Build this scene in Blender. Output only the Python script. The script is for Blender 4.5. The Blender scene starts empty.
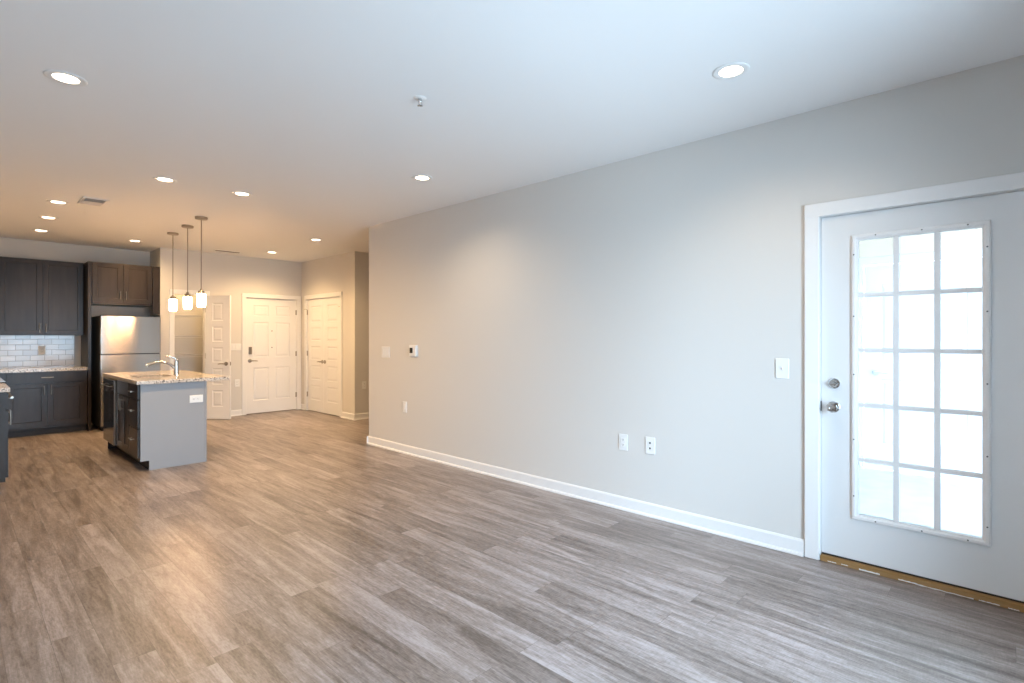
import bpy, bmesh, math
from mathutils import Vector, Matrix
S = bpy.context.scene
COL = S.collection
R = math.radians

# ------------------------------------------------------------------ camera
H = 2.743
cam_d = bpy.data.cameras.new('camera'); cam = bpy.data.objects.new('camera', cam_d); COL.objects.link(cam)
cam.location = (0, 0, 1.357); cam.rotation_euler = (R(90), 0, R(-46.736))
cam_d.sensor_width = 36; cam_d.lens = 528 / 1024 * 36; cam_d.shift_y = -5 / 1024; cam_d.clip_start = 0.02
S.camera = cam
S.view_settings.view_transform = 'Standard'; S.view_settings.look = 'None'
S.view_settings.gamma = 1; S.view_settings.use_curve_mapping = False
S.view_settings.exposure = 0.0

# ------------------------------------------------------------------ light levels
XL, XLK, YR = -0.90, -0.290, -0.60      # left walls (living room, kitchen) and rear wall
WZ0, WZ1 = 0.06, 2.25
WX0, WX1 = 0.75, 2.82                    # window in the rear wall
SKY = 27.0          # daylight
LAMP = 100.0        # recessed lights, watts
PEND = 72.0        # pendant shades
WARM = (1.0, 0.66, 0.32)
SOFT = (1.0, 0.78, 0.55)
w = bpy.data.worlds.new('sky'); S.world = w; w.use_nodes = True
nt = w.node_tree; nt.nodes.clear()
wo = nt.nodes.new('ShaderNodeOutputWorld'); bg = nt.nodes.new('ShaderNodeBackground')
tc = nt.nodes.new('ShaderNodeTexCoord'); sp = nt.nodes.new('ShaderNodeSeparateXYZ'); cr = nt.nodes.new('ShaderNodeValToRGB')
mr = nt.nodes.new('ShaderNodeMapRange'); mr.inputs[1].default_value = -1; mr.inputs[2].default_value = 1
nt.links.new(tc.outputs['Generated'], sp.inputs[0]); nt.links.new(sp.outputs[2], mr.inputs[0]); nt.links.new(mr.outputs[0], cr.inputs[0])
cr.color_ramp.elements[0].position = 0.47; cr.color_ramp.elements[0].color = (0.30, 0.40, 0.50, 1)
cr.color_ramp.elements[1].position = 0.53; cr.color_ramp.elements[1].color = (0.575, 0.765, 0.985, 1)
nt.links.new(cr.outputs[0], bg.inputs[0]); bg.inputs[1].default_value = SKY; nt.links.new(bg.outputs[0], wo.inputs[0])

def portal(name, loc, rot, sx, sy):
    l = bpy.data.lights.new(name, 'AREA'); l.shape = 'RECTANGLE'; l.size = sx; l.size_y = sy; l.energy = 1
    l.cycles.is_portal = True
    o = bpy.data.objects.new(name, l); COL.objects.link(o); o.location = loc; o.rotation_euler = rot
    return o
# openings the daylight comes through (portals only guide the sky's own light)
portal('window_portal', ((WX0 + WX1) / 2, YR - .16, (WZ0 + WZ1) / 2), (R(90), 0, 0), WX1 - WX0, WZ1 - WZ0)

# ------------------------------------------------------------------ materials
MATS = {}
def mat(name, col, rough=0.5, metal=0.0, spec=0.5, emit=None, es=0, aniso=0, bump=None, noise=None, coat=0):
    m = bpy.data.materials.new(name); m.use_nodes = True; t = m.node_tree; b = t.nodes['Principled BSDF']
    b.inputs['Base Color'].default_value = (*col, 1); b.inputs['Roughness'].default_value = rough
    b.inputs['Metallic'].default_value = metal; b.inputs['Specular IOR Level'].default_value = spec
    if coat: b.inputs['Coat Weight'].default_value = coat; b.inputs['Coat Roughness'].default_value = 0.15
    if emit: b.inputs['Emission Color'].default_value = (*emit, 1); b.inputs['Emission Strength'].default_value = es
    if aniso:
        b.inputs['Anisotropic'].default_value = aniso
        tg = t.nodes.new('ShaderNodeTangent'); tg.direction_type = 'RADIAL'; tg.axis = 'Z'
        t.links.new(tg.outputs[0], b.inputs['Tangent']); b.inputs['Anisotropic Rotation'].default_value = 0.25
    if noise or bump:
        o = t.nodes.new('ShaderNodeTexCoord'); n = t.nodes.new('ShaderNodeTexNoise'); mp = t.nodes.new('ShaderNodeMapping')
        t.links.new(o.outputs['Object'], mp.inputs[0]); t.links.new(mp.outputs[0], n.inputs['Vector'])
        sc = (noise or bump)[0]; mp.inputs['Scale'].default_value = sc
        n.inputs['Scale'].default_value = 1; n.inputs['Detail'].default_value = 4
        if noise:
            mx = t.nodes.new('ShaderNodeMix'); mx.data_type = 'RGBA'
            mx.inputs[6].default_value = (*col, 1); mx.inputs[7].default_value = (*noise[1], 1)
            rp = t.nodes.new('ShaderNodeValToRGB'); rp.color_ramp.elements[0].position = 0.35; rp.color_ramp.elements[1].position = 0.68
            t.links.new(n.outputs[0], rp.inputs[0]); t.links.new(rp.outputs[0], mx.inputs[0]); t.links.new(mx.outputs[2], b.inputs['Base Color'])
        if bump:
            bp = t.nodes.new('ShaderNodeBump'); bp.inputs['Strength'].default_value = bump[1]; bp.inputs['Distance'].default_value = 0.002
            t.links.new(n.outputs[0], bp.inputs['Height']); t.links.new(bp.outputs[0], b.inputs['Normal'])
    MATS[name] = m
    return m

mat('wall_paint', (0.665, 0.645, 0.615), 0.85, spec=0.25, bump=((60, 60, 60), 0.03))
mat('ceiling_paint', (0.845, 0.845, 0.845), 0.9, spec=0.2, bump=((60, 60, 60), 0.03))
mat('white_trim', (0.80, 0.795, 0.79), 0.35)
mat('white_door', (0.79, 0.785, 0.78), 0.4)
mat('door_grey_white', (0.73, 0.735, 0.735), 0.4)
mat('white_plastic', (0.82, 0.82, 0.81), 0.3)
mat('beige_plastic', (0.62, 0.54, 0.42), 0.35)
mat('dark_slot', (0.03, 0.03, 0.03), 0.6)
mat('espresso', (0.026, 0.020, 0.018), 0.30, spec=0.25, noise=((14, 14, 2.0), (0.040, 0.031, 0.028)))
mat('toe_dark', (0.03, 0.027, 0.028), 0.6)
mat('island_grey', (0.305, 0.31, 0.325), 0.45)
mat('nickel', (0.36, 0.325, 0.285), 0.28, metal=1)
mat('washed_out_lever', (0.72, 0.73, 0.74), 0.45)  # balcony lever colour, lightened to stand in for glare wash-out
mat('chrome', (0.62, 0.62, 0.62), 0.10, metal=1)
mat('brushed_steel', (0.50, 0.465, 0.43), 0.19, metal=1, aniso=0.93)
mat('steel_basin', (0.5, 0.5, 0.5), 0.3, metal=1)
mat('black_appliance', (0.015, 0.015, 0.017), 0.25)
mat('fridge_side', (0.02, 0.02, 0.022), 0.5)
mat('black_glass', (0.008, 0.008, 0.009), 0.06)
mat('dark_screen', (0.02, 0.022, 0.02), 0.2)
mat('threshold_wood', (0.27, 0.145, 0.042), 0.6, noise=((3, 40, 40), (0.36, 0.21, 0.085)))
mat('white_paint_spill', (0.75, 0.74, 0.72), 0.6)
mat('door_sweep', (0.035, 0.025, 0.022), 0.6)
mat('balcony_white', (0.74, 0.74, 0.74), 0.6)
mat('balcony_beige', (0.72, 0.60, 0.46), 0.7)
mat('balcony_concrete', (0.70, 0.70, 0.69), 0.8, noise=((6, 6, 6), (0.62, 0.62, 0.61)))
mat('wire_white', (0.80, 0.79, 0.77), 0.4)
mat('vent_dark', (0.20, 0.17, 0.14), 0.5)
mat('vent_grey', (0.62, 0.60, 0.57), 0.5)
mat('lamp_lens', (0.9, 0.9, 0.9), 0.5, emit=(1.0, 0.80, 0.58), es=9.0)
mat('shade_glass', (0.9, 0.88, 0.84), 0.3, emit=(1.0, 0.58, 0.28), es=PEND)

def glass():
    m = bpy.data.materials.new('pane_glass'); m.use_nodes = True; t = m.node_tree; t.nodes.clear()
    o = t.nodes.new('ShaderNodeOutputMaterial'); tr = t.nodes.new('ShaderNodeBsdfTransparent'); g = t.nodes.new('ShaderNodeBsdfGlossy')
    g.inputs['Roughness'].default_value = 0.02; f = t.nodes.new('ShaderNodeFresnel'); f.inputs[0].default_value = 1.3
    tr.inputs[0].default_value = (0.97, 0.985, 0.98, 1)
    mx = t.nodes.new('ShaderNodeMixShader'); t.links.new(f.outputs[0], mx.inputs[0]); t.links.new(tr.outputs[0], mx.inputs[1]); t.links.new(g.outputs[0], mx.inputs[2])
    t.links.new(mx.outputs[0], o.inputs[0]); MATS['pane_glass'] = m
glass()

def N(t, kind, **kw):
    n = t.nodes.new('ShaderNode' + kind)
    for k, v in kw.items(): setattr(n, k, v)
    return n
def math_n(t, op, a, b=None):
    n = N(t, 'Math', operation=op)
    for i, v in enumerate((a, b)):
        if v is None: continue
        if isinstance(v, (int, float)): n.inputs[i].default_value = v
        else: t.links.new(v, n.inputs[i])
    return n.outputs[0]

def floor_material():
    m = bpy.data.materials.new('plank_floor'); m.use_nodes = True; t = m.node_tree; b = t.nodes['Principled BSDF']; L = t.links.new
    PW, PL = 0.152, 1.22
    tcn = N(t, 'TexCoord'); s = N(t, 'SeparateXYZ'); L(tcn.outputs['Object'], s.inputs[0])
    x, y = s.outputs[0], s.outputs[1]
    xs = math_n(t, 'DIVIDE', x, PW); row = math_n(t, 'FLOOR', xs); fx = math_n(t, 'FRACT', xs)
    wn = N(t, 'TexWhiteNoise', noise_dimensions='1D'); L(row, wn.inputs['W'])
    ys = math_n(t, 'ADD', math_n(t, 'DIVIDE', y, PL), math_n(t, 'MULTIPLY', wn.outputs[0], 7.3))
    colm = math_n(t, 'FLOOR', ys); fy = math_n(t, 'FRACT', ys)
    cb = N(t, 'CombineXYZ'); L(row, cb.inputs[0]); L(colm, cb.inputs[1])
    w2 = N(t, 'TexWhiteNoise', noise_dimensions='2D'); L(cb.outputs[0], w2.inputs['Vector'])
    rnd = w2.outputs[0]
    # long soft bands along the plank, offset per plank
    def grain(sx, sy, detail, rough=0.5, dist=0.0):
        c = N(t, 'CombineXYZ'); L(math_n(t, 'MULTIPLY', x, sx), c.inputs[0]); L(math_n(t, 'MULTIPLY', y, sy), c.inputs[1])
        n = N(t, 'TexNoise', noise_dimensions='4D'); L(c.outputs[0], n.inputs['Vector']); L(math_n(t, 'MULTIPLY', rnd, 91.0), n.inputs['W'])
        n.inputs['Scale'].default_value = 1; n.inputs['Detail'].default_value = detail; n.inputs['Roughness'].default_value = rough
        n.inputs['Distortion'].default_value = dist
        return n.outputs[0]
    bands = grain(17, 1.7, 4.0, 0.6, 0.9)
    fine = grain(130, 22.0, 4.0, 0.7)
    saw = grain(30, 150, 2.0)            # faint cross-cut saw marks
    cr = N(t, 'ValToRGB'); e = cr.color_ramp.elements
    e[0].position = 0.37; e[0].color = (0.092, 0.069, 0.058, 1)
    e[1].position = 0.635; e[1].color = (0.39, 0.340, 0.332, 1)
    k = cr.color_ramp.elements.new(0.50); k.color = (0.228, 0.186, 0.166, 1)
    v = math_n(t, 'ADD', math_n(t, 'MULTIPLY', bands, 0.52), math_n(t, 'MULTIPLY', fine, 0.38))
    v = math_n(t, 'ADD', v, math_n(t, 'MULTIPLY', saw, 0.10))
    v = math_n(t, 'ADD', v, math_n(t, 'MULTIPLY', math_n(t, 'SUBTRACT', rnd, 0.5), 0.09))
    L(v, cr.inputs[0])
    # seams
    ex = math_n(t, 'MULTIPLY', math_n(t, 'MINIMUM', fx, math_n(t, 'SUBTRACT', 1.0, fx)), PW)
    ey = math_n(t, 'MULTIPLY', math_n(t, 'MINIMUM', fy, math_n(t, 'SUBTRACT', 1.0, fy)), PL)
    ed = math_n(t, 'MINIMUM', ex, ey); seam = math_n(t, 'LESS_THAN', ed, 0.0011)
    mx = N(t, 'Mix', data_type='RGBA'); L(math_n(t, 'MULTIPLY', seam, 0.55), mx.inputs[0]); L(cr.outputs[0], mx.inputs[6]); mx.inputs[7].default_value = (0.06, 0.045, 0.036, 1)
    L(mx.outputs[2], b.inputs['Base Color'])
    rr = N(t, 'MapRange'); L(fine, rr.inputs[0]); rr.inputs[3].default_value = 0.25; rr.inputs[4].default_value = 0.40; L(rr.outputs[0], b.inputs['Roughness'])
    b.inputs['Specular IOR Level'].default_value = 0.75
    bp = N(t, 'Bump'); bp.inputs['Strength'].default_value = 0.25; bp.inputs['Distance'].default_value = 0.0012
    L(math_n(t, 'SUBTRACT', math_n(t, 'ADD', math_n(t, 'MULTIPLY', saw, 0.6), math_n(t, 'MULTIPLY', fine, 0.5)), seam), bp.inputs['Height']); L(bp.outputs[0], b.inputs['Normal'])
    MATS['plank_floor'] = m
floor_material()

def granite():
    m = bpy.data.materials.new('granite'); m.use_nodes = True; t = m.node_tree; b = t.nodes['Principled BSDF']; L = t.links.new
    tcn = N(t, 'TexCoord'); n1 = N(t, 'TexNoise'); n1.inputs['Scale'].default_value = 95; n1.inputs['Detail'].default_value = 3; L(tcn.outputs['Object'], n1.inputs['Vector'])
    cr = N(t, 'ValToRGB'); e = cr.color_ramp.elements
    e[0].position = 0.36; e[0].color = (0.06, 0.05, 0.05, 1); e[1].position = 0.60; e[1].color = (0.66, 0.60, 0.53, 1)
    k = e.new(0.43); k.color = (0.30, 0.26, 0.23, 1); k = e.new(0.48); k.color = (0.52, 0.46, 0.40, 1)
    L(n1.outputs[0], cr.inputs[0]); L(cr.outputs[0], b.inputs['Base Color']); b.inputs['Roughness'].default_value = 0.16
    MATS['granite'] = m
granite()

def tiles():
    m = bpy.data.materials.new('subway_tile'); m.use_nodes = True; t = m.node_tree; b = t.nodes['Principled BSDF']; L = t.links.new
    tcn = N(t, 'TexCoord'); s = N(t, 'SeparateXYZ'); c = N(t, 'CombineXYZ'); L(tcn.outputs['Object'], s.inputs[0]); L(s.outputs[0], c.inputs[0]); L(s.outputs[2], c.inputs[1])
    br = N(t, 'TexBrick'); br.offset = 0.5; L(c.outputs[0], br.inputs['Vector'])
    br.inputs['Scale'].default_value = 1; br.inputs['Brick Width'].default_value = 0.156; br.inputs['Row Height'].default_value = 0.0775
    br.inputs['Mortar Size'].default_value = 0.0035; br.inputs['Mortar Smooth'].default_value = 0.1; br.inputs['Bias'].default_value = 0
    br.inputs['Color1'].default_value = (0.60, 0.52, 0.44, 1); br.inputs['Color2'].default_value = (0.40, 0.34, 0.28, 1); br.inputs['Mortar'].default_value = (0.30, 0.25, 0.20, 1)
    L(br.outputs[0], b.inputs['Base Color']); b.inputs['Roughness'].default_value = 0.12
    bp = N(t, 'Bump'); bp.inputs['Strength'].default_value = 0.5; bp.inputs['Distance'].default_value = 0.003; bp.invert = True
    n = N(t, 'TexNoise'); n.inputs['Scale'].default_value = 9; L(tcn.outputs['Object'], n.inputs['Vector'])
    L(math_n(t, 'ADD', br.outputs['Fac'], math_n(t, 'MULTIPLY', n.outputs[0], 0.6)), bp.inputs['Height']); L(bp.outputs[0], b.inputs['Normal'])
    MATS['subway_tile'] = m
tiles()

# ------------------------------------------------------------------ mesh helpers
class MB:
    """Collects shapes into one bmesh."""
    def __init__(s): s.bm = bmesh.new()
    def box(s, x0, x1, y0, y1, z0, z1, bev=0.0, seg=2):
        r = bmesh.ops.create_cube(s.bm, size=1); vs = r['verts']
        bmesh.ops.scale(s.bm, vec=(abs(x1 - x0), abs(y1 - y0), abs(z1 - z0)), verts=vs)
        bmesh.ops.translate(s.bm, vec=((x0 + x1) / 2, (y0 + y1) / 2, (z0 + z1) / 2), verts=vs)
        if bev:
            es = list({e for v in vs for e in v.link_edges})
            bmesh.ops.bevel(s.bm, geom=es, offset=bev, segments=seg, profile=0.5, affect='EDGES')
        return s
    def tube(s, pts, r, n=10, cap=True):
        pts = [Vector(p) for p in pts]; rs = r if isinstance(r, (list, tuple)) else [r] * len(pts)
        rings = []; up = None
        for i, p in enumerate(pts):
            d = (pts[min(i + 1, len(pts) - 1)] - pts[max(i - 1, 0)]).normalized()
            if up is None: up = d.orthogonal().normalized()
            else: up = (up - d * up.dot(d)).normalized()
            q = d.cross(up)
            rings.append([s.bm.verts.new(p + (up * math.cos(2 * math.pi * k / n) + q * math.sin(2 * math.pi * k / n)) * rs[i]) for k in range(n)])
        for a, b in zip(rings, rings[1:]):
            for k in range(n): s.bm.faces.new((a[k], a[(k + 1) % n], b[(k + 1) % n], b[k]))
        if cap: s.bm.faces.new(rings[0][::-1]); s.bm.faces.new(rings[-1])
        return s
    def lathe(s, prof, axis='Z', origin=(0, 0, 0), n=32, closed=False):
        """prof: (radius, height) points turned about an axis through origin."""
        o = Vector(origin); rings = []
        def P(r, h, a):
            c, q = r * math.cos(a), r * math.sin(a)
            return o + {'Z': Vector((c, q, h)), 'X': Vector((h, c, q)), 'Y': Vector((q, h, c))}[axis]
        for r, h in prof:
            if r < 1e-6: rings.append([s.bm.verts.new(P(0, h, 0))])
            else: rings.append([s.bm.verts.new(P(r, h, 2 * math.pi * k / n)) for k in range(n)])
        pairs = list(zip(rings, rings[1:])) + ([(rings[-1], rings[0])] if closed else [])
        for a, b in pairs:
            for k in range(n):
                j = (k + 1) % n
                if len(a) == 1 and len(b) == 1: continue
                if len(a) == 1: s.bm.faces.new((a[0], b[j], b[k]))
                elif len(b) == 1: s.bm.faces.new((a[k], a[j], b[0]))
                else: s.bm.faces.new((a[k], a[j], b[j], b[k]))
        return s
    def prism(s, poly, axis, a0, a1):
        """Closed 2D polygon pushed along an axis ('X': poly is (y,z); 'Y': (x,z); 'Z': (x,y))."""
        def P(p, h): return {'X': (h, p[0], p[1]), 'Y': (p[0], h, p[1]), 'Z': (p[0], p[1], h)}[axis]
        A = [s.bm.verts.new(P(p, a0)) for p in poly]; B = [s.bm.verts.new(P(p, a1)) for p in poly]; n = len(poly)
        s.bm.faces.new(A[::-1]); s.bm.faces.new(B)
        for k in range(n): s.bm.faces.new((A[k], A[(k + 1) % n], B[(k + 1) % n], B[k]))
        return s
    def slab(s, w, h, t, cells, steps, holes=(), z0=0.0, both=True):
        """Upright board x 0..w, z z0..z0+h, front face y=0, back y=t. cells: (x0,x1,z0,z1) fields of the front face worked with steps (thickness, depth); holes go right through."""
        allc = list(cells) + list(holes)
        X = sorted({0, w, *[c[i] for c in allc for i in (0, 1)]}); Z = sorted({0, h, *[c[i] for c in allc for i in (2, 3)]})
        bm = s.bm; V = {}
        def v(i, j, y):
            if (i, j, y) not in V: V[i, j, y] = bm.verts.new((X[i], y, Z[j] + z0))
            return V[i, j, y]
        def inside(i, j, c): return c[0] - 1e-6 <= X[i] and X[i + 1] <= c[1] + 1e-6 and c[2] - 1e-6 <= Z[j] and Z[j + 1] <= c[3] + 1e-6
        hol = lambda i, j: 0 <= i < len(X) - 1 and 0 <= j < len(Z) - 1 and not any(inside(i, j, c) for c in holes)
        groups = {}
        for i in range(len(X) - 1):
            for j in range(len(Z) - 1):
                if not hol(i, j): continue
                for y in (0, t):
                    q = (v(i, j, y), v(i + 1, j, y), v(i + 1, j + 1, y), v(i, j + 1, y))
                    f = bm.faces.new(q if y == 0 else q[::-1])
                    for k, c in enumerate(cells):
                        if inside(i, j, c) and (y == 0 or both): groups.setdefault((k, y), []).append(f)
                if not hol(i - 1, j): bm.faces.new((v(i, j, 0), v(i, j + 1, 0), v(i, j + 1, t), v(i, j, t)))
                if not hol(i + 1, j): bm.faces.new((v(i + 1, j, 0), v(i + 1, j, t), v(i + 1, j + 1, t), v(i + 1, j + 1, 0)))
                if not hol(i, j - 1): bm.faces.new((v(i, j, 0), v(i, j, t), v(i + 1, j, t), v(i + 1, j, 0)))
                if not hol(i, j + 1): bm.faces.new((v(i, j + 1, 0), v(i + 1, j + 1, 0), v(i + 1, j + 1, t), v(i, j + 1, t)))
        bm.normal_update()
        for fs in groups.values():
            for th, dp in steps:
                bmesh.ops.inset_region(bm, faces=fs, thickness=th, depth=dp, use_even_offset=True)
        return s
    def xform(s, M): bmesh.ops.transform(s.bm, matrix=M, verts=s.bm.verts); return s
    def build(s, name, material, parent=None, smooth=False, loc=None, label=None):
        bmesh.ops.recalc_face_normals(s.bm, faces=s.bm.faces)
        me = bpy.data.meshes.new(name); s.bm.to_mesh(me); s.bm.free()
        if smooth:
            me.polygons.foreach_set('use_smooth', [True] * len(me.polygons))
            try: me.set_sharp_from_angle(angle=R(38))
            except Exception: pass
        for m in (material if isinstance(material, (list, tuple)) else [material]): me.materials.append(MATS[m])
        o = bpy.data.objects.new(name, me); COL.objects.link(o)
        if parent: o.parent = parent
        if loc: o.location = loc
        if label: o['label'] = label
        return o

def tag(o, label, cat, group=None, kind=None):
    o['label'] = label; o['category'] = cat
    if group: o['group'] = group
    if kind: o['kind'] = kind
    return o
def thing(name, label, cat, loc=(0, 0, 0), rz=0, group=None, kind=None):
    o = bpy.data.objects.new(name, None); COL.objects.link(o); o.location = loc; o.rotation_euler = (0, 0, R(rz)); o.empty_display_size = 0.05
    return tag(o, label, cat, group, kind)
def struct(o, label, cat): return tag(o, label, cat, kind='structure')
def dup(root, loc, label, rz=None):
    c = root.copy(); COL.objects.link(c); c.location = loc
    if rz is not None: c.rotation_euler = (0, 0, R(rz))
    c['label'] = label
    for ch in root.children:
        k = ch.copy(); COL.objects.link(k); k.parent = c
        for g in ch.children:
            q = g.copy(); COL.objects.link(q); q.parent = k
    return c

# ------------------------------------------------------------------ key planes
XR = 3.62                 # long right wall
YE = 5.89                 # where the right wall ends
YF = 9.63                 # foyer wall with the entry door
XC = 4.49                 # closet wall
YH = 7.73                 # hall wall
YK = 10.25                # kitchen back wall
XP = 2.235                # partition beside the refrigerator

# ------------------------------------------------------------------ setting: shell
struct(MB().box(XL - .15, XR + .15, YR - .15, 10.8, -0.12, 0).box(XR + .15, 8.0, YE - .15, 10.8, -0.12, 0).build('floor', 'plank_floor'), 'grey-brown wood plank floor running the length of the room', 'floor')
struct(MB().box(XL - .15, XR + .15, YR - .15, 10.8, H, H + .12).box(XR + .15, 8.0, YE - .15, 10.8, H, H + .12).build('ceiling', 'ceiling_paint'), 'smooth white painted ceiling with recessed lights', 'ceiling')
DY0, DY1, DZ = -0.088, 0.846, 2.092        # patio door opening
struct(MB().box(XR, XR + .15, DY1, YE, 0, H).box(XR, XR + .15, YR, DY0, 0, H).box(XR, XR + .15, DY0, DY1, DZ, H)
       .box(XR + .15, 8.0, YE - .15, YE, 0, H).build('wall_right', 'wall_paint'), 'long pale grey wall beside the patio door', 'wall')
PX0, PX1 = 2.415, 2.872                    # pantry opening
EX0, EX1 = 3.497, 4.409                    # entry opening
OZ = 2.045
struct(MB().box(XP, PX0, YF, YF + .11, 0, H).box(PX0, PX1, YF, YF + .11, OZ, H).box(PX1, EX0, YF, YF + .11, 0, H).box(EX0, EX1, YF, YF + .11, OZ, H)
       .box(EX1, XC, YF, YF + .11, 0, H).build('wall_foyer', 'wall_paint'), 'greige wall holding the white entry door and pantry opening', 'wall')
struct(MB().box(XP, XP + .1, YF + .11, YK + .35, 0, H).build('wall_partition', 'wall_paint'), 'short greige wall return beside the refrigerator alcove', 'wall')
struct(MB().box(XLK, XP, YK, YK + .12, 0, H).build('wall_kitchen', 'wall_paint'), 'kitchen back wall behind the dark cabinets', 'wall')
struct(MB().box(XP + .1, 3.45, YK + .3, YK + .42, 0, H).box(3.35, 3.45, YF + .11, YK + .3, 0, H).build('wall_pantry', 'wall_paint'), 'inside walls of the small pantry behind the wire shelves', 'wall')
CY0, CY1 = 8.185, 9.415                    # closet opening
struct(MB().box(XC, XC + .11, YH, CY0, 0, H).box(XC, XC + .11, CY0, CY1, OZ, H).box(XC, XC + .11, CY1, YF + .11, 0, H).build('wall_closet', 'wall_paint'), 'warm beige wall holding the double closet doors', 'wall')
struct(MB().box(XC + .11, 8.0, YH, YH + .11, 0, H).build('wall_hall', 'wall_paint'), 'narrow strip of beige hall wall beyond the closet corner', 'wall')
struct(MB().box(7.9, 8.0, YE, 10.8, 0, H).box(3.45, 7.9, 10.7, 10.8, 0, H).box(XC + .11, 7.9, YF + .11, YF + .2, 0, H).box(5.2, 5.3, YH + .11, YF + .11, 0, H).box(3.45, 3.55, YK, 10.7, 0, H).build('wall_hall_end', 'wall_paint'), 'walls of the closet and corridor behind the closed doors', 'wall')
struct(MB().box(XL - .15, XL, YR, 6.2, 0, H)
       .box(XL, XLK, 6.2, 6.3, 0, H).box(XLK - .1, XLK, 6.3, YK + .12, 0, H).build('wall_left', 'wall_paint'), 'plain side wall opposite the long grey wall', 'wall')
struct(MB().box(XL - .15, WX0, YR - .15, YR, 0, H).box(WX1, XR + .15, YR - .15, YR, 0, H).box(WX0, WX1, YR - .15, YR, 0, WZ0).box(WX0, WX1, YR - .15, YR, WZ1, H)
       .build('wall_rear', 'wall_paint'), 'rear wall around the wide window', 'wall')

def window(name, w, h, loc, rz, label):
    r = thing(name, label, 'window', loc, rz, kind='structure')
    f = MB(); fw = .06
    f.box(0, w, 0, .08, 0, fw).box(0, w, 0, .08, h - fw, h).box(0, fw, 0, .08, fw, h - fw).box(w - fw, w, 0, .08, fw, h - fw).box(w / 2 - .04, w / 2 + .04, 0, .08, fw, h - fw)
    f.build('window_frame', 'white_trim', r)
    MB().box(fw, w - fw, .035, .041, fw, h - fw).build('pane', 'pane_glass', r)
window('window_1', WX1 - WX0, WZ1 - WZ0, (WX1, YR - .04, WZ0), 180, 'wide white window in the rear wall')

# ------------------------------------------------------------------ setting: trim
BH, BT = 0.100, 0.013
def base_profile(m, axis, a0, a1, at, sgn):
    """Baseboard with a shoe moulding; the wall face is at `at`, the board grows in direction sgn."""
    pts = [(0, 0), (BT + .014, 0), (BT + .014, .008), (BT + .009, .017), (BT, .020), (BT, BH - .012), (BT - .006, BH), (0, BH)]
    m.prism([(at + sgn * p, z) for p, z in pts], axis, a0, a1)
    return m
m = base_profile(MB(), 'Y', DY1 + .075, YE, XR, -1); m.box(XR - .027, XR + .15, YE, YE + .013, .0, BH, .003)
m.box(XR + .15, 7.9, YE, YE + .013, 0, BH)
struct(m.build('baseboard_right', 'white_trim'), 'long white baseboard under the pale grey wall', 'baseboard')
struct(base_profile(MB(), 'Y', YR, DY0 - .075, XR, -1).build('baseboard_rear', 'white_trim'), 'short white baseboard past the patio door', 'baseboard')
m = MB(); base_profile(m, 'X', XP, PX0 - .06, YF, -1); base_profile(m, 'X', PX1 + .06, EX0 - .064, YF, -1); base_profile(m, 'X', EX1 + .064, XC, YF, -1)
struct(m.build('baseboard_foyer', 'white_trim'), 'white baseboard on either side of the entry door', 'baseboard')
m = MB(); base_profile(m, 'Y', YH - .02, CY0 - .064, XC, -1); base_profile(m, 'Y', CY1 + .064, YF - .02, XC, -1)
struct(m.build('baseboard_closet', 'white_trim'), 'white baseboard between closet doors and hall corner', 'baseboard')
struct(base_profile(MB(), 'X', XC - .02, 7.9, YH, -1).build('baseboard_hall', 'white_trim'), 'white baseboard turning into the hall', 'baseboard')

def casing(name, w, h, loc, rz, label, cw=.060, jamb=.11, t=.018, stop=0):
    """Door casing: opening x 0..w, z 0..h on the plane y=0, room towards -y; jamb lines the opening to +y."""
    m = MB(); g = -.009
    for a, b in ((-cw, -g), (w + g, w + cw)): m.box(a, b, -t, -.0005, 0, h + cw, .004)
    m.box(-cw, w + cw, -t - .0006, -.0005, h + g, h + cw + .0006, .004)
    m.box(.0005, .012, 0, jamb, 0, h - .0005).box(w - .012, w - .0005, 0, jamb, 0, h - .0005).box(.012, w - .012, 0, jamb, h - .012, h - .0005)
    o = m.build(name, 'white_trim'); o.location = loc; o.rotation_euler = (0, 0, R(rz))
    if stop:  # stop strip coloured dark, standing in for shade in the door gap
        MB().box(.0125, .030, stop, stop + .014, .04, h - .013).box(w - .030, w - .0125, stop, stop + .014, .04, h - .013).box(.030, w - .030, stop, stop + .014, h - .030, h - .013).build('dark_gap_stop', 'door_sweep', o)
    return struct(o, label, 'door casing')
casing('trim_1', DY1 - DY0, DZ, (XR, DY1, 0), -90, 'white casing around the patio door', .072, .15, stop=.060)
casing('trim_2', EX1 - EX0, OZ, (EX0, YF, 0), 0, 'white casing around the white entry door', .062, stop=.061)
casing('trim_3', CY1 - CY0, OZ, (XC, CY1, 0), -90, 'white casing around the double closet doors', .064, stop=.053)
casing('trim_4', PX1 - PX0, OZ, (PX0, YF, 0), 0, 'white casing around the pantry opening')

# ------------------------------------------------------------------ door hardware
def rose(m, x, z, r=.032, y=0.0, t=.012):
    return m.lathe([(0, -t), (r * .75, -t), (r, -t * .5), (r, 0), (0, 0)], 'Y', (x, y, z), 24)
def lever(parent, x, z, sgn, mat_='nickel', y=0.0):
    m = rose(MB(), x, z, .033, y)
    m.tube([(x, y - .008, z), (x, y - .05, z)], .010, 12)
    m.tube([(x - sgn * .008, y - .05, z), (x + sgn * .03, y - .052, z + .002), (x + sgn * .075, y - .050, z + .001), (x + sgn * .115, y - .044, z - .004)], [.011, .010, .009, .007], 12)
    return m.build('lever_handle', mat_, parent, True)
def hinge(parent, x, z, y=0.0, mat_='nickel', hgt=.09):
    m = MB().tube([(x, y - .006, z - hgt / 2), (x, y - .006, z + hgt / 2)], .0075, 10).box(x - .022, x + .022, y - .0025, y - .0003, z - hgt / 2, z + hgt / 2)
    return m.build('hinge', mat_, parent, True)
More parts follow.
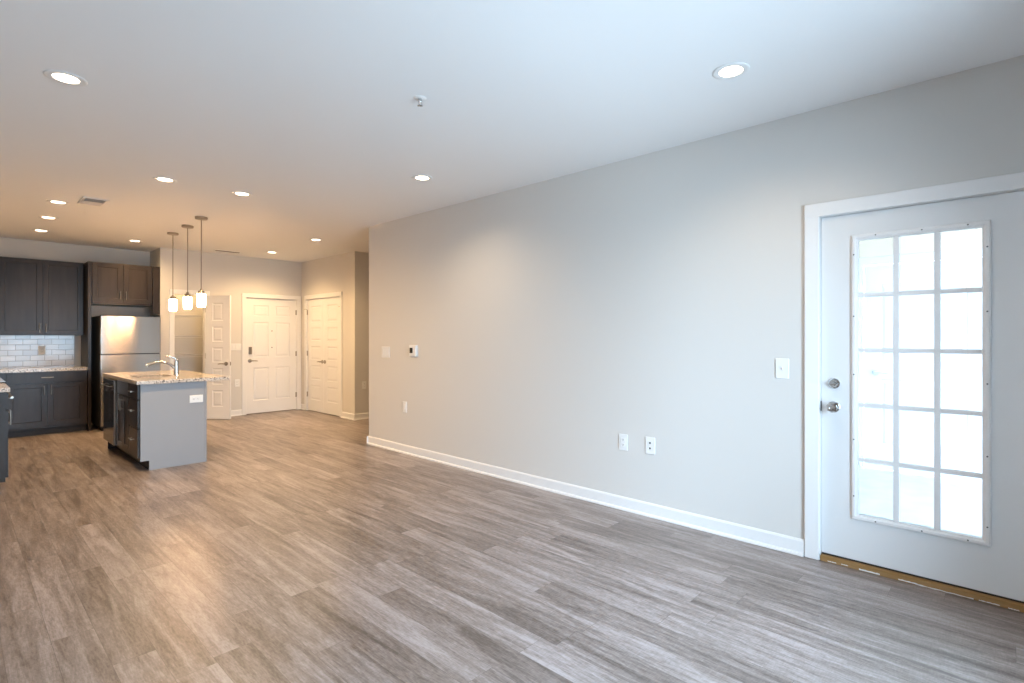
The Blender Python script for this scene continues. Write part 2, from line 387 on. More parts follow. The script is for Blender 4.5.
RAISE = [(.0005, 0), (.011, -.007), (.010, 0), (.022, .0055)]

# patio door with a 15-light window: faces -X; local x runs towards the camera side (-Y)
d = thing('door_1', 'white patio door with fifteen bright glass panes and thumb-turn deadbolt', 'door', (XR + .012, DY1 - .014, 0), -90, kind='structure')
DW, D0, D1 = DY1 - DY0 - .028, .047, 2.078
LX0, LX1, LZ0, LZ1 = .157, .766, .285, 1.952        # lite frame, outer
MB().slab(DW, D1 - D0, .045, [], [], [(LX0 + .03, LX1 - .03, LZ0 - D0 + .03, LZ1 - D0 - .03)], D0).build('door_slab', 'door_grey_white', d)
m = MB(); fb = .034
prof = [(0, 0), (.002, -.010), (.008, -.014), (.020, -.014), (.026, -.010), (fb, -.008), (fb, .012), (.031, .012), (.031, 0)]
def frame_ring(m, x0, x1, z0, z1, prof):
    rings = []
    for o_, y in prof: rings.append([m.bm.verts.new(p) for p in ((x0 + o_, y, z0 + o_), (x1 - o_, y, z0 + o_), (x1 - o_, y, z1 - o_), (x0 + o_, y, z1 - o_))])
    for a, b in zip(rings, rings[1:] + rings[:1]):
        for k in range(4): m.bm.faces.new((a[k], a[(k + 1) % 4], b[(k + 1) % 4], b[k]))
    return m
prof = [(0, -.0005)] + prof[1:-1] + [(.0305, -.0005)]
lf = frame_ring(m, LX0, LX1, LZ0, LZ1, prof).build('lite_frame', 'white_door', d)
sc = MB().lathe([(0, -.0165), (.0035, -.016), (.004, -.0142), (0, -.0142)], 'Y', n=10).build('screw', 'dark_slot', lf, True)
pos = [(LX0 + .014, LZ0 + LZ) for LZ in (.14, .47, .85, 1.19, 1.55)] + [(LX1 - .014, LZ0 + LZ) for LZ in (.10, .46, .83, 1.20, 1.53)] + [(LX0 + LX, z) for LX in (.12, .33, .52) for z in (LZ0 + .014, LZ1 - .014)]
for i, (x, z) in enumerate(pos):
    q = sc if i == 0 else sc.copy()
    if i: COL.objects.link(q); q.parent = lf
    q.location = (x, 0, z)
gx0, gx1, gz0, gz1 = LX0 + fb, LX1 - fb, LZ0 + fb, LZ1 - fb
m = MB()
for k in (1, 2): x = gx0 + (gx1 - gx0) * k / 3; m.box(x - .014, x + .014, -.004, .012, gz0, gz1, .003)
for k in range(1, 5): z = gz0 + (gz1 - gz0) * k / 5; m.box(gx0, gx1, -.0035, .0115, z - .0125, z + .0125, .003)
m.build('muntins', 'white_door', d)
MB().box(LX0 + .0315, LX1 - .0315, .016, .020, LZ0 + .0315, LZ1 - .0315).build('pane', 'pane_glass', d)
m = rose(MB(), .068, 1.076, .031, 0, .016); m.lathe([(0, -.030), (.012, -.030), (.014, -.016), (0, -.016)], 'Y', (.068, 0, 1.076), 16); m.box(.048, .088, -.042, -.030, 1.071, 1.081, .003)
m.build('deadbolt', 'chrome', d, True)
m = rose(MB(), .066, .935, .033, 0, .010)
m.lathe([(.011, -.010), (.011, -.030), (.022, -.036), (.029, -.048), (.029, -.058), (.022, -.066), (.009, -.067), (.008, -.064), (0, -.064)], 'Y', (.066, 0, .935), 28)
m.build('door_knob', 'chrome', d, True)
MB().box(-.004, .002, -.010, .02, .905, .965, .002).build('strike_plate', 'toe_dark', d)
MB().box(.002, DW - .002, .004, .040, .036, .047).build('door_sweep', 'door_sweep', d)

t_ = thing('door_threshold', 'bare ochre wood threshold with white paint drips under the patio door', 'threshold', (XR, DY1 - .0135, 0), -90)
MB().box(0, DW - .001, -.014, .15, .0005, .035, .003).build('threshold_board', 'threshold_wood', t_)
for a, b, z0, z1 in ((.04, .085, .008, .012), (.11, .145, .010, .014), (.20, .30, .005, .013), (.385, .47, .006, .012), (.46, .70, .004, .009), (.72, .80, .006, .010), (.83, .87, .004, .008)):
    n = 9; top = [(a + (b - a) * k / n, z1 + .0012 * math.sin(k * 2.3 + a * 40)) for k in range(n + 1)]; bot = [(a + (b - a) * k / n, z0 + .0012 * math.sin(k * 3.1 + a * 17)) for k in range(n, -1, -1)]
    MB().prism(bot[::-1] + top[::-1], 'Y', -.0149, -.0139).build('paint_drip', 'white_paint_spill', t_)

# entry door: six raised panels
def six_panel(w, h):
    a, g = .115, .105; pw = (w - 2 * a - g) / 2
    out = []
    for x in (a, a + pw + g):
        for z0, z1 in ((.22, .80), (.98, 1.60), (1.705, 1.90)): out.append((x, x + pw, z0, z1))
    return out
d = thing('door_2', 'white six-panel entry door with lever and keypad lock', 'door', (EX0 + .014, YF + .014, .010), 0, kind='structure')
EW = EX1 - EX0 - .028
MB().slab(EW, OZ - .026, .044, six_panel(EW, OZ), RAISE).build('door_slab', 'white_door', d)
lever(d, .062, .922, 1)
m = MB().box(.040, .092, -.026, 0, 1.035, 1.165, .008); m.box(.052, .080, -.030, -.026, 1.06, 1.11, .003); m.build('keypad_lock', 'nickel', d)
for z in (1.446, 1.150): MB().lathe([(0, -.004), (.008, -.005), (.010, 0), (0, 0)], 'Y', (EW / 2, 0, z), 14).build('peephole', 'dark_slot', d, True)
for z in (.27, 1.03, 1.79): hinge(d, EW + .004, z, -.006)

# closet: pair of five-panel doors in one opening
def five_panel(w, h, side):
    m_, n = [], 5
    zs = [(.20, .47), (.565, .83), (.925, 1.17), (1.265, 1.51), (1.605, 1.90)]
    return [(side, w - side, a, b) for a, b in zs]
CW = (CY1 - CY0 - .030) / 2
d = thing('door_3', 'white double closet doors with five panels in each leaf', 'double door', (XC + .014, CY1 - .013, .010), -90, kind='structure')
for k in (0, 1):
    o = MB().slab(CW, OZ - .026, .035, five_panel(CW, OZ, .112), RAISE).build('door_leaf', 'white_door', d, loc=(k * (CW + .004), 0, 0))
    lever(o, CW - .045 if k == 0 else .045, .90, -1 if k == 0 else 1)
    for z in (.29, 1.04, 1.79): hinge(o, -.004 if k == 0 else CW + .004, z, -.006)
    s_ = 1 if k == 0 else -1; x0 = -.004 if k == 0 else CW + .004
    MB().tube([(x0, -.012, 1.845), (x0 + s_ * .004 - s_ * .0, -.045, 1.848)], .004, 8).tube([(x0, -.043, 1.848), (x0 - s_ * .035, -.050, 1.848)], .005, 8).build('hinge_pin_stop', 'nickel', o, True)

# pantry door standing open
d = thing('door_4', 'narrow white five-panel pantry door standing half open', 'door', (PX1 - .008, YF - .034, .008), -54, kind='structure')
PWD = PX1 - PX0 - .030
MB().slab(PWD, OZ - .026, .035, five_panel(PWD, OZ, .118), RAISE).build('door_slab', 'white_door', d)
lever(d, PWD - .062, .905, -1)
m = MB().box(PWD - .0005, PWD + .0015, .006, .029, .875, .935).box(PWD, PWD + .010, .012, .023, .895, .915, .002); m.build('latch', 'nickel', d)
for z in (.27, 1.03, 1.79): hinge(d, -.006, z, .02)

# ------------------------------------------------------------------ wall plates
def plate(kind, label, cat, loc, rz, w=.080, h=.128, gangs=1, mat_='white_plastic', name='wall_plate', group=None, rot_y=0):
    """Plate centred on loc on a wall whose room side is local -y."""
    r = thing(name, label, cat, loc, rz, group)
    if rot_y: r.rotation_euler = (0, R(rot_y), R(rz))
    MB().box(-w / 2, w / 2, -.007, -.0005, -h / 2, h / 2, .0035).build('cover_plate', mat_, r)
    for g in range(gangs):
        cx = (g - (gangs - 1) / 2) * .046
        if kind == 'rocker':
            MB().box(cx - .0165, cx + .0165, -.011, -.0068, -.033, .033, .002).build('rocker', mat_, r)
        elif kind == 'toggle':
            m = MB().box(cx - .005, cx + .005, -.009, -.0068, -.012, .012, .001); m.tube([(cx, -.007, 0), (cx, -.019, .009)], [.0045, .0035], 8)
            m.build('toggle', mat_, r)
        elif kind == 'duplex':
            for s_ in (-1, 1):
                z = s_ * .0195
                q = MB().box(cx - .0165, cx + .0165, -.0095, -.0068, z - .0135, z + .0135, .004).build('receptacle', mat_, r)
                MB().box(cx - .0075, cx - .0055, -.0099, -.0093, z - .002, z + .007).box(cx + .0055, cx + .0075, -.0099, -.0093, z - .002, z + .006).tube([(cx, -.0093, z - .008), (cx, -.0099, z - .008)], .0022, 8).build('slots', 'dark_slot', q)
        elif kind == 'cable':
            for s_ in (-1, 1):
                z = s_ * .020
                MB().box(cx - .006, cx + .006, -.010, -.0068, z - .0065, z + .0065, .002).build('jack', 'dark_slot', r)
        elif kind == 'blank':
            MB().lathe([(0, -.0085), (.003, -.0083), (.0035, -.0068), (0, -.0068)], 'Y', (cx, 0, .041), 10).lathe([(0, -.0085), (.003, -.0083), (.0035, -.0068), (0, -.0068)], 'Y', (cx, 0, -.041), 10).build('screw', mat_, r)
    return r
plate('rocker', 'white triple rocker switch on the grey wall near the hall corner', 'light switch', (XR, 5.51, 1.168), -90, .172, .135, 3, name='light_switch')
plate('rocker', 'white wall outlet plate low under the thermostat', 'outlet', (XR, 5.117, .537), -90, name='wall_outlet')
plate('duplex', 'white power outlet low on the grey wall, beside the dark-holed jack plate', 'outlet', (XR, 2.204, .528), -90, name='wall_outlet')
plate('cable', 'white cable plate with two dark jacks low on grey wall', 'jack plate', (XR, 1.971, .534), -90, name='cable_outlet')
plate('toggle', 'white toggle switch on the grey wall beside the patio door', 'light switch', (XR, 1.048, 1.154), -90, .080, .128, name='light_switch')
plate('duplex', 'beige outlet low on the hall wall past the closet corner', 'outlet', (4.66, YH, .559), 0, name='wall_outlet')
plate('rocker', 'white triple switch plate between pantry door and entry door', 'light switch', (3.345, YF, 1.178), 0, .165, .117, 3, name='light_switch')
plate('duplex', 'white outlet low between pantry door and entry door', 'outlet', (3.360, YF, .560), 0, name='wall_outlet')
t_ = thing('thermostat', 'small white thermostat with dark screen on the grey wall', 'thermostat', (XR, 4.935, 1.194), -90)
MB().box(-.066, .066, -.004, -.0005, -.066, .066, .002).build('back_plate', 'white_plastic', t_)
MB().box(-.063, .063, -.030, -.004, -.063, .063, .006).build('housing', 'white_plastic', t_)
MB().box(-.050, .006, -.0312, -.030, -.026, .034, .0004).build('screen', 'dark_screen', t_)

# ------------------------------------------------------------------ ceiling fixtures
def lamp_under(x, y, watts, colour=WARM, cone=140):
    l = bpy.data.lights.new('recessed_lamp', 'SPOT'); l.energy = watts; l.color = colour; l.spot_size = R(cone); l.spot_blend = 1.0; l.shadow_soft_size = 0.05
    o = bpy.data.objects.new('recessed_lamp', l); COL.objects.link(o); o.location = (x, y, H - .008)
def downlight(loc, label):
    r = thing('recessed_light', label, 'ceiling light', (loc[0], loc[1], H), 0, 'recessed ceiling lights')
    MB().lathe([(.072, -.0045), (.086, -.006), (.091, -.003), (.091, -.0004), (.058, -.0004), (.058, -.0030)], 'Z', n=48, closed=True).build('trim_ring', 'white_plastic', r, True)
    MB().lathe([(0, -.0026), (.056, -.0026), (.0575, -.0018), (.0575, -.0006), (0, -.0006)], 'Z', n=48).build('lens', 'lamp_lens', r, True)
    return r
dl = downlight((2.791, 1.057), 'recessed light closest to the patio door'); lamp_under(2.791, 1.057, LAMP * .6, SOFT, 150)
for x, y, l in ((2.82, 3.73, 'lone recessed light above the long grey wall, nearer the hall corner than the sprinkler'),
                (.423, 3.682, 'largest-looking recessed light on the kitchen side, far from the long grey wall'),
                (1.295, 5.423, 'recessed light over the floor between the living room and the ceiling vent'),
                (1.936, 5.421, 'recessed light over the floor in front of the nearest pendant'),
                (.757, 7.14, 'recessed light beside the square ceiling vent'),
                (.778, 8.15, 'middle recessed light of the kitchen row of three'),
                (.808, 9.22, 'recessed light over the dark wall cabinet, last of the row of three'),
                (1.826, 9.217, 'recessed light in front of the cabinet over the refrigerator'),
                (3.582, 7.225, 'recessed light in the foyer near the hall opening'),
                (3.621, 8.834, 'recessed light just before the white entry door')):
    dup(dl, (x, y, H), l)
    lamp_under(x, y, LAMP * (.75 if y < 4 else 1.6 if y < 6 else 2.1 if x > 3 else 1.2 if x > 1.5 else .9), SOFT if y < 4 else WARM, 150 if y < 4 else 172 if y < 6 else 150 if x > 3 else 165 if x > 1.5 else 125)

t_ = thing('fire_sprinkler', 'small metal fire sprinkler head on the white ceiling', 'sprinkler', (1.868, 2.492, H))
MB().lathe([(0, -.004), (.030, -.004), (.037, -.001), (.037, -.0004), (0, -.0004)], 'Z', n=28).build('escutcheon', 'white_plastic', t_, True)
m = MB().lathe([(0, -.022), (.008, -.022), (.010, -.004), (0, -.004)], 'Z', n=14)
m.tube([(-.008, 0, -.020), (-.013, 0, -.032), (-.004, 0, -.046)], .0025, 8).tube([(.008, 0, -.020), (.013, 0, -.032), (.004, 0, -.046)], .0025, 8)
m.tube([(0, 0, -.022), (0, 0, -.044)], .002, 8).build('sprinkler_frame', 'chrome', t_, True)
m = MB().lathe([(0, -.048), (.006, -.048), (.006, -.044), (0, -.044)], 'Z', n=14)
for k in range(10):
    a = k * math.pi / 5; m.tube([(math.cos(a) * .005, math.sin(a) * .005, -.046), (math.cos(a) * .016, math.sin(a) * .016, -.045)], .0016, 6)
m.build('deflector', 'chrome', t_)

t_ = thing('ceiling_vent', 'square white louvred air vent in the kitchen ceiling', 'air vent', (1.00, 6.835, H))
bx, by, fr = .105, .178, .024
MB().box(-bx, bx, -by, -by + fr, -.010, -.0005, .003).box(-bx, bx, by - fr, by, -.010, -.0005, .003).box(-bx, -bx + fr, -by + fr, by - fr, -.010, -.0005, .003).box(bx - fr, bx, -by + fr, by - fr, -.010, -.0005, .003).build('frame', 'white_plastic', t_)
m = MB()
for k in range(10):
    y = -.133 + k * .0295; q = -1 if y < 0 else 1
    m.prism([(y - q * .012, -.003), (y - q * .010, -.0015), (y + q * .012, -.012), (y + q * .010, -.0135)], 'X', -bx + fr + .001, bx - fr - .001)
m.build('louvres', 'vent_grey', t_)
MB().box(-bx + fr, bx - fr, -by + fr, by - fr, -.0012, -.0004).build('duct', 'dark_slot', t_)
t_ = thing('linear_vent', 'narrow ceiling air vent by the pantry wall', 'air vent', (3.08, 9.24, H))
m = MB().box(-.20, .20, -.055, -.035, -.008, -.0005, .002).box(-.20, .20, .035, .055, -.008, -.0005, .002).box(-.20, -.18, -.035, .035, -.008, -.0005).box(.18, .20, -.035, .035, -.008, -.0005); m.build('frame', 'white_plastic', t_)
m = MB()
for k in range(4): y = -.026 + k * .0175; m.prism([(y - .006, -.004), (y - .005, -.002), (y + .006, -.008), (y + .005, -.010)], 'X', -.179, .179)
m.build('louvres', 'vent_dark', t_); MB().box(-.18, .18, -.035, .035, -.0015, -.0004).build('duct', 'dark_slot', t_)

# unseen ceiling lamp and fixture, added to brighten the pantry interior
o = MB().lathe([(0, -.010), (.080, -.010), (.092, -.004), (.092, -.0005), (0, -.0005)], 'Z', (2.75, 9.95, H), 36).build('unseen_pantry_light', 'white_plastic', bpy.data.objects['ceiling'], True)
lamp_under(2.75, 9.95, LAMP * 1.1, WARM, 165)

# pendants over the island
def pendant(loc, label):
    r = thing('pendant_light', label, 'pendant light', loc, 0, 'pendant lights over the island')
    MB().lathe([(0, -.030), (.012, -.030), (.060, -.026), (.066, -.020), (.066, -.0004), (0, -.0004)], 'Z', n=36).build('canopy', 'nickel', r, True)
    MB().tube([(0, 0, -.030), (0, 0, -.832)], .0055, 10).build('rod', 'nickel', r, True)
    MB().lathe([(0, -.830), (.012, -.832), (.016, -.850), (.030, -.856), (.034, -.862), (.034, -.888), (0, -.888)], 'Z', n=28).build('socket_cap', 'nickel', r, True)
    MB().lathe([(.026, -.8885), (.038, -.890), (.046, -.896), (.0475, -.910), (.0465, -.98), (.0435, -1.028), (.038, -1.042), (.035, -1.042), (.0395, -1.026), (.0425, -.98), (.0435, -.911), (.038, -.897), (.026, -.893)], 'Z', n=36, closed=True).build('shade', 'shade_glass', r, True, label='glowing white glass shade')
    return r
pl = pendant((1.993, 6.832, H), 'pendant light nearest the camera, hanging in front of the pantry door')
dup(pl, (2.028, 7.480, H), 'middle pendant light of the three over the island')
dup(pl, (2.035, 8.145, H), 'pendant light hanging closest to the refrigerator')

# ------------------------------------------------------------------ cabinets
SHAKER = [(.0004, 0), (.0035, -.008)]
def pull(parent, x, z, L=.128, vertical=True, y=0.0, mat_='nickel'):
    m = MB(); h = L / 2
    P = (lambda u, yy: (x, yy, z + u)) if vertical else (lambda u, yy: (x + u, yy, z))
    m.tube([P(-h, y - .030), P(h, y - .030)], .0055, 10)
    for u in (-h + .016, h - .016): m.tube([P(u, y), P(u, y - .030)], .0045, 8)
    return m.build('handle', mat_, parent, True)
def front(parent, name, x0, x1, z0, z1, handle=None, rail=.056, flat=False, material='espresso'):
    """Door or drawer front hung on the face plane y=0 (front at y=-0.019)."""
    o = MB().slab(x1 - x0, z1 - z0, .0185, [] if flat else [(rail, x1 - x0 - rail, rail, z1 - z0 - rail)], SHAKER, (), 0, both=False).build(name, material, parent, loc=(x0, -.0190, z0))
    if handle:
        hx, hz, vert = handle; pull(o, hx - x0, hz - z0, .128, vert)
    return o
def base_body(parent, w, d, h=.876, toe=.10, rec=.075, material='espresso'):
    MB().box(0, w, 0, d, toe, h).build('carcass', material, parent)
    return MB().box(0, w, rec, d, .0005, toe).build('toe_kick', 'toe_dark', parent)

# wall cabinet beside the refrigerator
c = thing('wall_cabinet', 'tall two-door dark wall cabinet over the tiled backsplash', 'cabinet', (.432, 9.94, 1.375), 0)
MB().box(0, .908, 0, .3085, 0, 1.066).build('carcass', 'espresso', c)
front(c, 'door', .012, .450, .010, 1.056, (.450 - .030, .10, True)); front(c, 'door', .458, .896, .010, 1.056, (.458 + .030, .10, True))
# cabinet over the refrigerator
c = thing('bridge_cabinet', 'short two-door dark cabinet above the stainless refrigerator', 'cabinet', (1.390, 9.66, 1.828), 0)
MB().box(0, .745, 0, .589, 0, .613).build('carcass', 'espresso', c)
front(c, 'door', .010, .368, .034, .603, (.368 - .030, .14, True)); front(c, 'door', .377, .735, .034, .603, (.377 + .030, .14, True))
tag(MB().box(2.137, 2.233, 9.64, 9.66, 1.70, 2.441, .001).build('filler_board', 'espresso'), 'dark filler board between cabinet over refrigerator and beige wall', 'filler board')
tag(MB().box(1.350, 1.388, 9.645, YK - .001, .0005, 2.441, .001).build('end_panel', 'espresso'), 'full-height dark panel standing beside the black side of the refrigerator', 'panel')
# base cabinet on the back wall
c = thing('base_cabinet', 'dark base cabinet with one wide drawer on the back wall', 'cabinet', (.432, 9.66, 0), 0)
base_body(c, .912, .589)
front(c, 'drawer_front', .075, .880, .725, .866, (.478, .795, False), flat=True)
front(c, 'door', .075, .473, .135, .712, (.473 - .032, .62, True)); front(c, 'door', .483, .880, .135, .712, (.483 + .032, .62, True))

# left run (fronts face +X): near cabinet, range, corner cabinet
LR = XLK + .612          # face plane x
c = thing('base_cabinet', 'dark drawer-and-door base cabinet at the picture edge before the range', 'cabinet', (LR, 6.315, 0), 90)
base_body(c, .66, .610)
front(c, 'drawer_front', .012, .648, .725, .866, (.33, .800, False), flat=True)
front(c, 'door', .012, .326, .135, .712, (.326 - .035, .62, True)); front(c, 'door', .334, .648, .135, .712, (.334 + .035, .62, True))
tag(MB().box(XLK + .002, LR + .030, 6.303, 6.980, .8765, .914, .004).build('countertop', 'granite'), 'short speckled granite countertop at picture edge before the range', 'countertop')
r = thing('range', 'black and steel kitchen range between the left counters', 'range', (LR, 6.985, 0), 90)
MB().box(0, .757, .002, .605, .09, .905).build('range_body', 'black_appliance', r)
MB().box(.02, .737, .05, .60, .0005, .09).build('toe_kick', 'toe_dark', r)
MB().box(-.001, .758, -.040, .605, .905, .922, .004).build('cooktop', 'black_glass', r)
m = MB().box(.004, .753, -.038, .001, .26, .80, .006); o = m.build('oven_door', 'brushed_steel', r)
MB().box(.12, .637, -.0395, -.0375, .36, .66, .0008).build('oven_window', 'black_glass', o)
MB().tube([(.06, -.085, .765), (.697, -.085, .765)], .011, 12).tube([(.09, -.085, .765), (.09, -.036, .765)], .008, 8).tube([(.667, -.085, .765), (.667, -.036, .765)], .008, 8).build('handle', 'nickel', o, True)
MB().box(.004, .753, -.036, .001, .80, .904, .005).build('control_panel', 'brushed_steel', r)
for k in range(5):
    MB().lathe([(0, -.066), (.016, -.066), (.021, -.050), (.021, -.036), (0, -.036)], 'Y', (.11 + k * .134, 0, .852), 18).build('knob', 'nickel', r, True)
MB().box(.004, .753, -.036, .001, .10, .252, .005).build('storage_drawer', 'brushed_steel', r)
c = thing('base_cabinet', 'dark corner base cabinet between the range and the back wall', 'cabinet', (LR, 7.75, 0), 90)
base_body(c, 1.895, .610)
front(c, 'drawer_front', .012, .60, .725, .866, (.30, .795, False), flat=True); front(c, 'door', .012, .60, .135, .712, (.05, .62, True))
m = MB(); m.prism([(XLK + .002, 7.748), (LR + .030, 7.748), (LR + .030, 9.625), (1.3485, 9.625), (1.3485, YK - .002), (XLK + .002, YK - .002)], 'Z', .8765, .914)
tag(m.build('countertop', 'granite'), 'speckled granite countertop along the tiled back wall', 'countertop')
tag(MB().box(XLK + .002, 1.270, YK - .009, YK - .0008, .9148, 1.374).build('backsplash', 'subway_tile'), 'glossy pale subway tile backsplash under the dark wall cabinet', 'backsplash')
plate('duplex', 'beige outlet on the subway tile backsplash', 'outlet', (.905, YK - .009, 1.155), 0, mat_='beige_plastic', name='wall_outlet')

# ------------------------------------------------------------------ refrigerator
FX0, FX1, FY = 1.458, 2.188, 9.40
r = thing('refrigerator', 'stainless top-freezer refrigerator with black sides', 'refrigerator', ((FX0 + FX1) / 2, FY, 0))
hw = (FX1 - FX0) / 2
MB().box(-hw + .002, hw - .002, .068, .80, .045, 1.655, .004).build('cabinet_body', 'fridge_side', r)
def curved_front(z0, z1):
    poly = [(u * hw, .0008 * u * u + (.006 if abs(u) == 1 else .0015 if abs(u) > .99 else 0)) for u in (-1, -.994, -.985, -.975, -.965, -.7, -.35, 0, .35, .7, .965, .975, .985, .994, 1)]
    poly += [(hw, .063), (-hw, .063)]
    m = MB(); m.prism(poly, 'Z', z0, z1); return m
fd = curved_front(1.108, 1.650).build('freezer_door', 'brushed_steel', r, True)
dd = curved_front(.075, 1.094).build('fridge_door', 'brushed_steel', r, True)
MB().box(-hw + .012, hw - .012, .008, .066, 1.0945, 1.1075).build('door_gap_seal', 'fridge_side', r)
MB().box(-hw + .02, hw - .02, .075, .20, .006, .045).build('kick_grille', 'fridge_side', r)
for x in (-hw + .004, hw - .07): MB().box(x, x + .066, .02, .10, 1.6505, 1.668, .004).build('hinge_cover', 'fridge_side', r)
for s_, o_ in ((0, fd), (1, dd)):
    z0, z1 = ((1.13, 1.47), (.62, 1.07))[s_]
    MB().box(-hw - .006, -hw + .004, .006, .030, z0, z1, .003).build('handle', 'nickel', o_, True)
m = MB()
for k, wd in enumerate((.011, .008, .008, .009, .008, .008)):
    m.box(hw - .106 + k * .012, hw - .106 + k * .012 + wd, .0065, .0090, 1.570, 1.581 + (.004 if k == 0 else 0), .0008)
m.build('badge', 'chrome', fd)
for x in (-hw + .05, hw - .05):
    for y in (.10, .74): MB().lathe([(0, 0.0005), (.020, .0005), (.020, .02), (.010, .022), (.010, .05), (0, .05)], 'Z', (x, y, 0), 14).build('foot', 'fridge_side', r)

# ------------------------------------------------------------------ island (fronts face -X)
IX = 1.302; IY0, IY1 = 6.34, 7.96; ID = .598
def isl(name, label, cat, y_far, wd):
    return thing(name, label, cat, (IX, y_far, 0), -90), wd
c, wd = isl('drawer_cabinet', 'three-drawer dark island cabinet beside the grey end panel', 'cabinet', 6.745, .3825)
base_body(c, wd, .565)
front(c, 'drawer_front', .008, wd - .004, .725, .866, (wd / 2, .795, False), flat=True)
front(c, 'drawer_front', .008, wd - .004, .432, .712, (wd / 2, .60, False), flat=True)
front(c, 'drawer_front', .008, wd - .004, .135, .420, (wd / 2, .31, False), flat=True)
c, wd = isl('sink_cabinet', 'dark two-door sink cabinet in the middle of the island', 'cabinet', 7.328, .582)
base_body(c, wd, .565, .66)
MB().box(0, wd, 0, .018, .6605, .876).box(0, .018, .018, .565, .6605, .876).box(wd - .018, wd, .018, .565, .6605, .876).build('face_frame', 'espresso', c)
front(c, 'false_drawer_front', .008, wd - .008, .725, .866, None, flat=True)
front(c, 'door', .008, wd / 2 - .003, .135, .712, (wd / 2 - .035, .62, True)); front(c, 'door', wd / 2 + .003, wd - .008, .135, .712, (wd / 2 + .035, .62, True))
c, wd = isl('dishwasher', 'black dishwasher with steel edge at the far end of the island', 'dishwasher', 7.934, .602)
MB().box(.003, wd - .003, .02, .56, .10, .868).build('tub', 'fridge_side', c)
MB().box(.01, wd - .01, .08, .56, .0005, .10).build('toe_kick', 'toe_dark', c)
o = MB().box(.004, wd - .004, -.045, .018, .125, .862, .004).build('door', 'brushed_steel', c)
MB().box(.012, wd - .012, -.0475, -.0447, .135, .855, .001).build('door_skin', 'black_glass', o)
pull(o, wd / 2, .79, .46, False, -.047)
# grey end panels and back
p = thing('island_panel', 'light grey painted panelling wrapping the island end and back', 'island panel', (IX, IY0, 0))
m = MB(); m.prism([(0, .100), (.075, .100), (.075, .0005), (.590, .0005), (.590, .876), (0, .876)], 'Y', 0, .0195); m.build('end_board', 'island_grey', p)
MB().box(.567, .590, .020, IY1 - IY0, .0005, .876).build('back_board', 'island_grey', p)
MB().box(.579, .5985, -.006, .014, .0005, .876, .003).build('corner_trim', 'island_grey', p)
MB().box(0, .566, IY1 - IY0 - .0185, IY1 - IY0, .0005, .876).build('far_board', 'espresso', p)
o = plate('duplex', 'white outlet set sideways on the grey island end panel', 'outlet', (1.800, IY0 - .0003, .690), 0, name='wall_outlet', rot_y=90)

# countertop with a sink cut-out
SX0, SX1, SY0, SY1 = 1.375, 1.715, 6.80, 7.28
cx0, cx1, cy0, cy1 = 1.262, 2.112, 6.300, 7.985
m = MB()
t_ = m.slab(cx1 - cx0, cy1 - cy0, .038, [], [], [(SX0 - cx0, SX1 - cx0, SY0 - cy0, SY1 - cy0)])
m.xform(Matrix.Translation((cx0, cy0, .9145)) @ Matrix.Rotation(R(-90), 4, 'X'))
o = m.build('countertop', 'granite'); tag(o, 'speckled granite island countertop with an undermount sink', 'countertop')
bv = o.modifiers.new('edge', 'BEVEL'); bv.width = .004; bv.segments = 2; bv.limit_method = 'ANGLE'
r = thing('sink', 'stainless undermount sink set in the island countertop', 'sink', ((SX0 + SX1) / 2, (SY0 + SY1) / 2, .8755))
a, b = (SX1 - SX0) / 2, (SY1 - SY0) / 2
m = MB(); zs = -.19
def rect(o_, z): return [m.bm.verts.new(p) for p in ((-a - o_, -b - o_, z), (a + o_, -b - o_, z), (a + o_, b + o_, z), (-a - o_, b + o_, z))]
rings = [rect(.016, 0), rect(.002, 0), rect(-.006, -.02), rect(-.012, zs + .02), rect(-.03, zs), ]
rings2 = [rect(-.03, zs - .002), rect(-.010, zs + .018), rect(-.004, -.022), rect(.004, -.002), rect(.016, -.002)]
for A, B in zip(rings, rings[1:]):
    for k in range(4): m.bm.faces.new((A[k], A[(k + 1) % 4], B[(k + 1) % 4], B[k]))
m.bm.faces.new(rings[-1]); m.bm.faces.new(rings2[0])
for A, B in zip(rings2, rings2[1:]):
    for k in range(4): m.bm.faces.new((A[k], A[(k + 1) % 4], B[(k + 1) % 4], B[k]))
for k in range(4): m.bm.faces.new((rings2[-1][k], rings2[-1][(k + 1) % 4], rings[0][(k + 1) % 4], rings[0][k]))
m.build('basin', 'steel_basin', r)
MB().lathe([(0, zs + .002), (.020, zs + .003), (.042, zs + .001), (.042, zs), (0, zs)], 'Z', n=24).build('drain', 'chrome', r, True)
r = thing('faucet', 'chrome pull-out kitchen faucet standing behind the island sink', 'faucet', (1.790, 7.03, .915))
MB().lathe([(0, .008), (.030, .006), (.033, 0), (0, 0)], 'Z', n=28).lathe([(0, .175), (.012, .176), (.021, .168), (.024, .150), (.025, .06), (.027, .008), (0, .008)], 'Z', n=28).build('faucet_body', 'chrome', r, True)
pts = [(-.015, 0, .075), (-.05, 0, .112), (-.09, 0, .138), (-.14, 0, .150), (-.19, 0, .150), (-.225, 0, .140)]
MB().tube(pts, [.016, .015, .0145, .0145, .015, .015], 14).build('spout', 'chrome', r, True)
MB().tube([(-.222, 0, .142), (-.262, 0, .128), (-.290, 0, .106)], [.016, .018, .019], 14).build('spray_head', 'chrome', r, True)
MB().tube([(0, 0, .172), (-.02, 0, .192), (-.075, 0, .215), (-.11, 0, .220)], [.012, .008, .0065, .0055], 12).build('lever_handle', 'chrome', r, True)

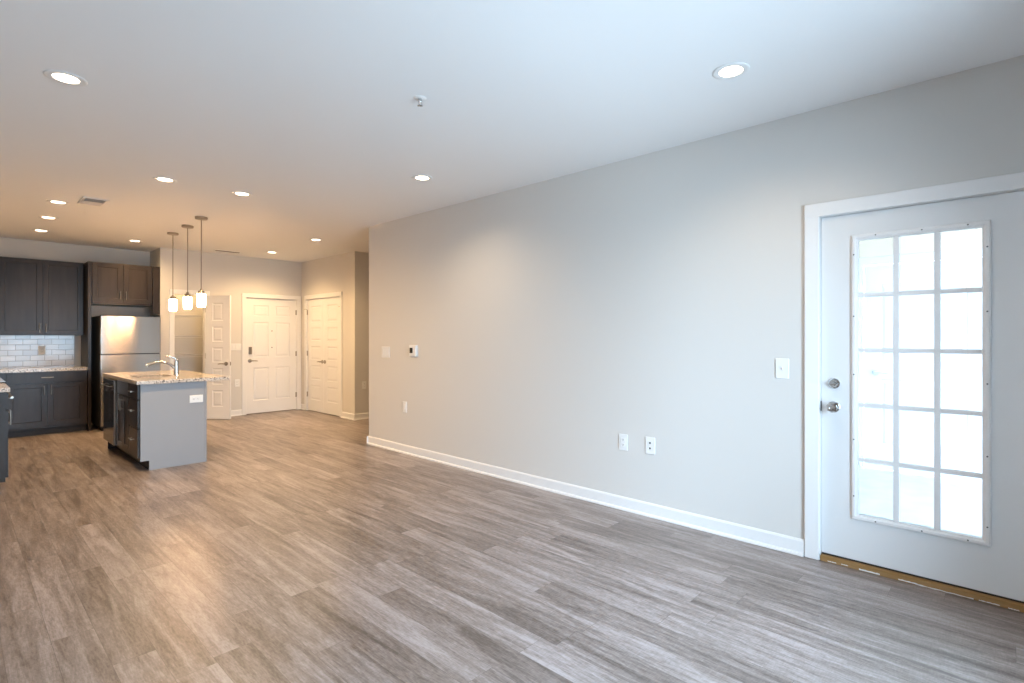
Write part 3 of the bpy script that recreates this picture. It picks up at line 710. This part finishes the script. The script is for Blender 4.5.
# ------------------------------------------------------------------ pantry shelving
def wire_shelf(z, label):
    r = thing('wire_shelf', label, 'shelf', (XP + .105, YK - .16, z), 0, 'wire shelves in the pantry')
    L = 3.345 - XP - .105; D = .455
    m = MB()
    m.tube([(0, 0, 0), (L, 0, 0)], .0042, 8).tube([(0, -.002, -.032), (L, -.002, -.032)], .0042, 8).tube([(0, D * .5, -.003), (L, D * .5, -.003)], .003, 6).tube([(0, D, 0), (L, D, 0)], .0035, 6)
    m.build('rails', 'wire_white', r)
    m = MB(); n = int(L / .026)
    for k in range(n + 1):
        x = .004 + (L - .008) * k / n
        m.tube([(x, D, .003), (x, 0, .003), (x, -.003, -.032)], .0018, 5)
    m.build('wires', 'wire_white', r)
    for x in (.005, L - .035): MB().box(x, x + .03, -.006, .03, -.042, .006, .003).build('end_bracket', 'wire_white', r)
    return r
ws = wire_shelf(1.718, 'top white wire shelf in the pantry, behind the pendant shades')
dup(ws, (XP + .105, YK - .16, 1.372), 'middle white wire shelf in the pantry, level with the eye')
dup(ws, (XP + .105, YK - .16, 1.045), 'lowest visible white wire shelf in the pantry, just above faucet')

# ------------------------------------------------------------------ balcony beyond the patio door
BX = 6.70
struct(MB().box(XR + .151, 8.2, -3.6, 2.6, -.20, -.05).build('floor_balcony', 'balcony_concrete'), 'pale concrete balcony floor beyond the patio door', 'floor')
struct(MB().box(BX, BX + .12, 1.14, 2.6, -.05, 2.20).box(BX, BX + .12, -2.6, .13, -.05, 2.20).box(BX, BX + .12, .13, 1.14, 2.12, 2.20).build('wall_balcony', 'balcony_white'), 'bright white balcony wall seen through the patio door', 'wall')
struct(MB().box(BX - .02, BX + .12, -2.6, 2.6, 2.20, 2.865).build('trim_5', 'balcony_beige'), 'beige siding band above the balcony wall', 'siding')
struct(MB().box(XR + .151, BX, 2.45, 2.6, -.05, 2.865).box(XR + .151, BX, -2.6, -2.5, -.05, 2.36).box(4.5, BX, -2.6, -2.5, 2.36, 2.865).box(XR + .151, BX + .12, -2.6, 2.6, 2.866, 2.95).build('wall_balcony_blocker', 'balcony_white'), 'unseen white balcony sides and roof, shaped to hold back daylight', 'wall')  # unseen sides and roof, opening sized to dim the balcony
d = thing('door_5', 'white storage door with lever on the far side of the balcony', 'door', (BX + .02, 1.13, -.04), -90, kind='structure')
MB().slab(.985, 2.15, .045, [(.14, .845, .25, .95), (.14, .845, 1.12, 1.95)], RAISE).build('door_slab', 'balcony_white', d)
lever(d, .10, 1.02, 1, 'washed_out_lever')
